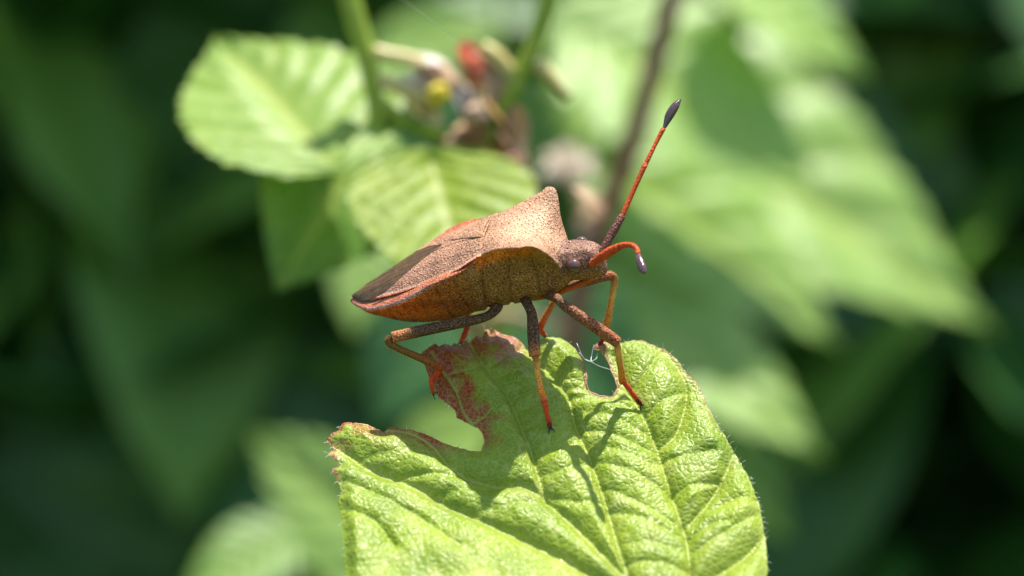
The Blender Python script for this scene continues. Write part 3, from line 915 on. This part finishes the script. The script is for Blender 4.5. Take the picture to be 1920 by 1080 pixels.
# ------------------------------------------------------------------ plants behind
def shoot():
    """flowering shoot: two green stems, their side stalks, buds and leaves"""
    r = empty('flowering_bramble_shoot')
    tag(r, 'flowering bramble shoot with green stems, straw coloured bud stalks and red sepals', 'plant')
    Y = 4.3
    q = lambda px, py, y=Y: at(px, py, y)
    u = PX * (CAM_D + Y) / CAM_D
    tube('stem', [q(640,-60), q(668,40), q(688,110), q(704,190), q(712,280), q(706,340), q(716,420,Y+.8), q(790,500,Y+3), q(880,620,Y+6), q(1000,1000,Y+8), q(1050,1500,Y+9)], [20*u,20*u,19*u,18*u,16*u,14*u,13*u,13*u,13*u,13*u,13*u], M['stem_green'], r)
    tube('stem', [q(1040,-40), q(1012,50), q(985,120), q(952,185), q(930,225), q(905,290), q(880,350,Y+.6), q(870,450,Y+2), q(900,600,Y+5)], [17*u,17*u,16*u,14*u,12*u,10*u,9*u,9*u,9*u], M['stem_green'], r)
    st = lambda pts, rad, m='pedicel', nm='flower_stalk': tube(nm, [q(*p) for p in pts], [a*1.25*u for a in rad], M[m], r, 10, 4)
    st([(700,96),(730,104),(770,110),(800,124)], [11,11,10,8])
    st([(708,150),(740,160),(775,176),(820,206)], [12,13,13,9])
    st([(690,330),(703,280),(702,240)], [9,11,8])
    st([(905,84),(930,105),(962,138)], [8,13,10])
    st([(1000,110),(1020,130),(1068,184)], [7,12,7])
    st([(700,180),(740,215),(790,240),(835,255)], [9,12,15,12], 'stem_green')
    def blob(name, px, py, rx, rz, m, dy=0.0, sd=0):
        rr = random.Random(sd + int(px)); c = q(px, py, Y + dy)
        V, Fc = [], []; nu, nv = 16, 12
        for i in range(nv + 1):
            th = math.pi * i / nv
            for j in range(nu):
                ph = 2 * math.pi * j / nu
                k = 1 + .22 * math.sin(3 * ph + sd) * math.sin(th) + .12 * math.sin(5 * th + ph * 2)
                V.append(c + Vector((rx * u * k * math.sin(th) * math.cos(ph), min(rx, rz) * u * k * math.sin(th) * math.sin(ph), rz * u * k * math.cos(th))))
        for i in range(nv):
            for j in range(nu):
                Fc.append((i*nu+j, (i+1)*nu+j, (i+1)*nu+(j+1) % nu, i*nu+(j+1) % nu))
        return mesh_obj(name, V, Fc, M[m], r)
    blob('flower_bud', 888, 128, 17, 26, 'sepal_red', -.05, 1)
    blob('flower_bud', 962, 308, 22, 17, 'bud_pink', .1, 2)
    blob('flower_bud', 893, 216, 22, 22, 'sepal', -.1, 3)
    blob('anther', 824, 176, 20, 20, 'anther', -.1, 4)
    def sep(b, t, m, nrm=(0, -.6, .8), w_=.5):
        nrm = (nrm[0], -.4, .9)
        b_, t_ = q(*b), q(*t); dl = (t_ - b_) * .2
        leaf('sepal', b_ - dl, t_ + dl, nrm, M[m], r, nu=12, nv=4, wid=w_ * 1.25, serr=0, pleat=0, fold=.3, droop=.1)
    sep((800,120),(868,152), 'sepal'); sep((784,128),(800,170), 'sepal_white', (0,-.9,.4), .6); sep((758,150),(800,178), 'sepal_white', (0,-.6,.8), .55)
    sep((872,172),(905,206), 'sepal_white', (0,-.6,.8), .5); sep((868,215),(905,240), 'sepal', (0,-.6,.8), .7); sep((830,276),(880,250), 'sepal', (0,-.8,.6), .5)
    sep((870,90),(892,140), 'sepal_red', (0,-.9,.5), .6); sep((905,150),(875,195), 'brown_dry', (0,-.9,.5), .6)
    sep((915,180),(970,240), 'brown_dry', (0,-.9,.4), .6); sep((955,210),(930,290), 'brown_dry', (.2,-.9,.3), .6); sep((900,240),(860,300), 'brown_dry', (0,-.8,.4), .7); sep((930,290),(905,240), 'brown_dry', (0,-1,.3), .9)
    sep((965,215),(985,280), 'sepal', (0,-.9,.3), .4); sep((730,215),(760,232), 'sepal', (0,-.9,.3), .6)
    sep((985,330),(1010,375), 'sepal', (0,-.9,.3), .35); sep((1085,360),(1130,385), 'sepal', (0,-.8,.6), .5)
    sep((770,120),(830,112), 'sepal_white', (0,-.5,.85), .6); sep((800,140),(850,170), 'sepal', (0,-.5,.85), .7); sep((770,190),(830,240), 'pedicel', (0,-.5,.85), .6)
    sep((860,170),(880,225), 'sepal_white', (.2,-.6,.8), .6); sep((905,120),(930,170), 'sepal', (0,-.6,.8), .6); sep((925,160),(945,235), 'sepal', (.1,-.6,.8), .5)
    sep((940,240),(990,300), 'sepal', (0,-.6,.8), .5); sep((870,250),(960,260), 'brown_dry', (0,-.6,.8), .6)
    # leaves of this shoot
    L = lambda b, t, n, m, **k: leaf('leaf', q(*b), q(*t), n, M[m], r, **k)
    L((806,296,Y-.2),(890,590,Y-1.2), (.05,-.62,.78), 'leaf_bright', wid=.92, pleat=.035, fold=.08, droop=.05, seed=2)
    L((628,322,Y-.3),(400,40,Y+1.2), (0.05,-.7,.7), 'leaf_fresh', wid=.8, pleat=.04, fold=.12, droop=.08, seed=4)
    L((700,250,Y+.9),(520,540,Y+.2), (.2,-.85,.35), 'leaf_mid', wid=.9, pleat=.03, fold=.15, droop=.1, seed=5)

    L((720,250,Y+.7),(735,330,Y+.4), (0,-.8,.5), 'leaf_mid', wid=.5, pleat=.03, fold=.15, droop=.1, seed=8)
    return r
shoot()

def brown_stem():
    r = empty('bramble_cane')
    tag(r, 'brown woody bramble cane rising behind the bug with a faded cream flower', 'plant')
    Y = 10.0; u = PX * (CAM_D + Y) / CAM_D
    q = lambda px, py, y=Y: at(px, py, y)
    tube('cane', [q(1275,-60), q(1246,50), q(1216,160), q(1186,265), q(1150,365), q(1110,460), q(1085,560), q(1062,680), q(1020,900), q(960,1400)], [21*u]*5 + [22*u]*5, M['stem_brown'], r)
    for i, (a, b, n) in enumerate([((1060,325),(1025,285),(0,-.8,.6)), ((1060,325),(1075,265),(0,-.8,.5)), ((1060,325),(1115,290),(0,-.7,.7)), ((1065,325),(1110,330),(0,-.7,.7)), ((1060,325),(1018,325),(0,-.7,.7))]):
        leaf('petal', q(*a, Y), q(*b, Y - .3), n, M['petal'], r, nu=12, nv=6, wid=.95, serr=0, pleat=0, fold=.1, droop=.1)
    tube('flower_stalk', [q(1120,440), q(1090,380), q(1062,325)], [6*u, 6*u, 8*u], M['pedicel'], r)
    leaf('sepal', q(1120,400), q(1080,440,Y-.2), (0,-.8,.6), M['sepal'], r, nu=12, nv=4, wid=.7, serr=0, pleat=0)
    leaf('sepal', q(1140,395), q(1075,365,Y-.2), (0,-.8,.6), M['sepal'], r, nu=12, nv=4, wid=.5, serr=0, pleat=0)
    tube('side_stalk', [q(1075,620), q(1000,600), q(930,590), q(880,640)], [9*u, 9*u, 12*u, 8*u], M['sepal'], r)
    return r
brown_stem()

def back_shoot(name, label, Y, leaves, stem):
    r = empty(name); tag(r, label, 'plant')
    u = PX * (CAM_D + Y) / CAM_D
    for i, (b, t, n, m, k) in enumerate(leaves):
        kw = dict(wid=.68, pleat=.03, fold=.14, droop=.12, seed=20 + i); kw.update(k)
        leaf('leaf', at(*b), at(*t), n, M[m], r, **kw)
    tube('stem', [at(*p) for p in stem], [11 * u] * len(stem), M['stem_green'], r)
    return r
back_shoot('bramble_shoot', 'bramble shoot with broad pale green pleated leaves beside the brown cane', 12, [
  ((1080,60,17.4),(1560,330,16.7), (-.1,-.66,.74), 'leaf_pale', dict(wid=.8, pleat=.028, nvein=5)),
  ((1120,300,18.1),(1600,620,17.4), (-.15,-.6,.8), 'leaf_pale', dict(wid=.62, pleat=.028, nvein=5)),
  ((1080,520,17.4),(1560,820,15.9), (-.1,-.6,.8), 'leaf_pale', dict(wid=.55, pleat=.028, nvein=5)),
  ((1100,150,20),(1900,560,19), (-.1,-.6,.8), 'leaf_pale', dict(wid=.7, pleat=.028, nvein=5)),
  ((1200,700,18.8),(1500,1000,18.1), (-.1,-.7,.7), 'leaf_mid', dict(wid=.6)),
  ((1150,-40,18.8),(1080,330,17.4), (.2,-.8,.5), 'leaf_pale', dict(wid=.5)),
  ((1020,520,18.8),(1000,760,18.1), (.2,-.7,.6), 'leaf_bright', dict(wid=.8)),
  ((1320,-60,17.4),(1650,120,17.4), (0,-.6,.8), 'leaf_pale', {}),
 ], [(1130,-80,18.8),(1110,200,18.8),(1090,520,19.3),(1130,800,20.3),(1160,1500,23.2)])
back_shoot('bramble_shoot', 'bramble shoot with grey green leaves hanging in the shade below the bug', 11, [
  ((760,1060,15.9),(480,800,15.2), (-.1,-.8,.55), 'leaf_pale', dict(wid=.75)),
  ((760,860,17.4),(960,790,16.7), (0,-.75,.6), 'leaf_pale', dict(wid=.8)),
  ((700,430,17.4),(660,620,16.7), (0,-.8,.5), 'leaf_pale', dict(wid=.7)),
  ((1010,560,15),(1230,860,14.5), (0,-.85,.35), 'leaf_dark', dict(wid=.7)),
  ((830,560,17),(700,800,16.5), (0,-.8,.5), 'leaf_dark', dict(wid=.8)),
  ((560,1000,16.7),(330,1120,15.9), (0,-.7,.7), 'leaf_mid', {}),
 ], [(860,420,19),(930,640,18.5),(980,900,18),(1000,1400,19)])
back_shoot('bramble_shoot', 'bramble shoot with blue green leaves across the top behind the flower buds', 14, [
  ((700,110,20.3),(960,30,19.6), (0,-.75,.6), 'leaf_pale', dict(wid=.6)),
  ((940,330,20.3),(1050,110,19.6), (0,-.85,.4), 'leaf_dark', dict(wid=.8)),
  ((860,60,21.8),(760,330,21.0), (0,-.8,.4), 'leaf_dark', dict(wid=.8)),
 ], [(930,-100,21.8),(945,200,21.8),(940,420,21.8),(900,1500,24.6)])
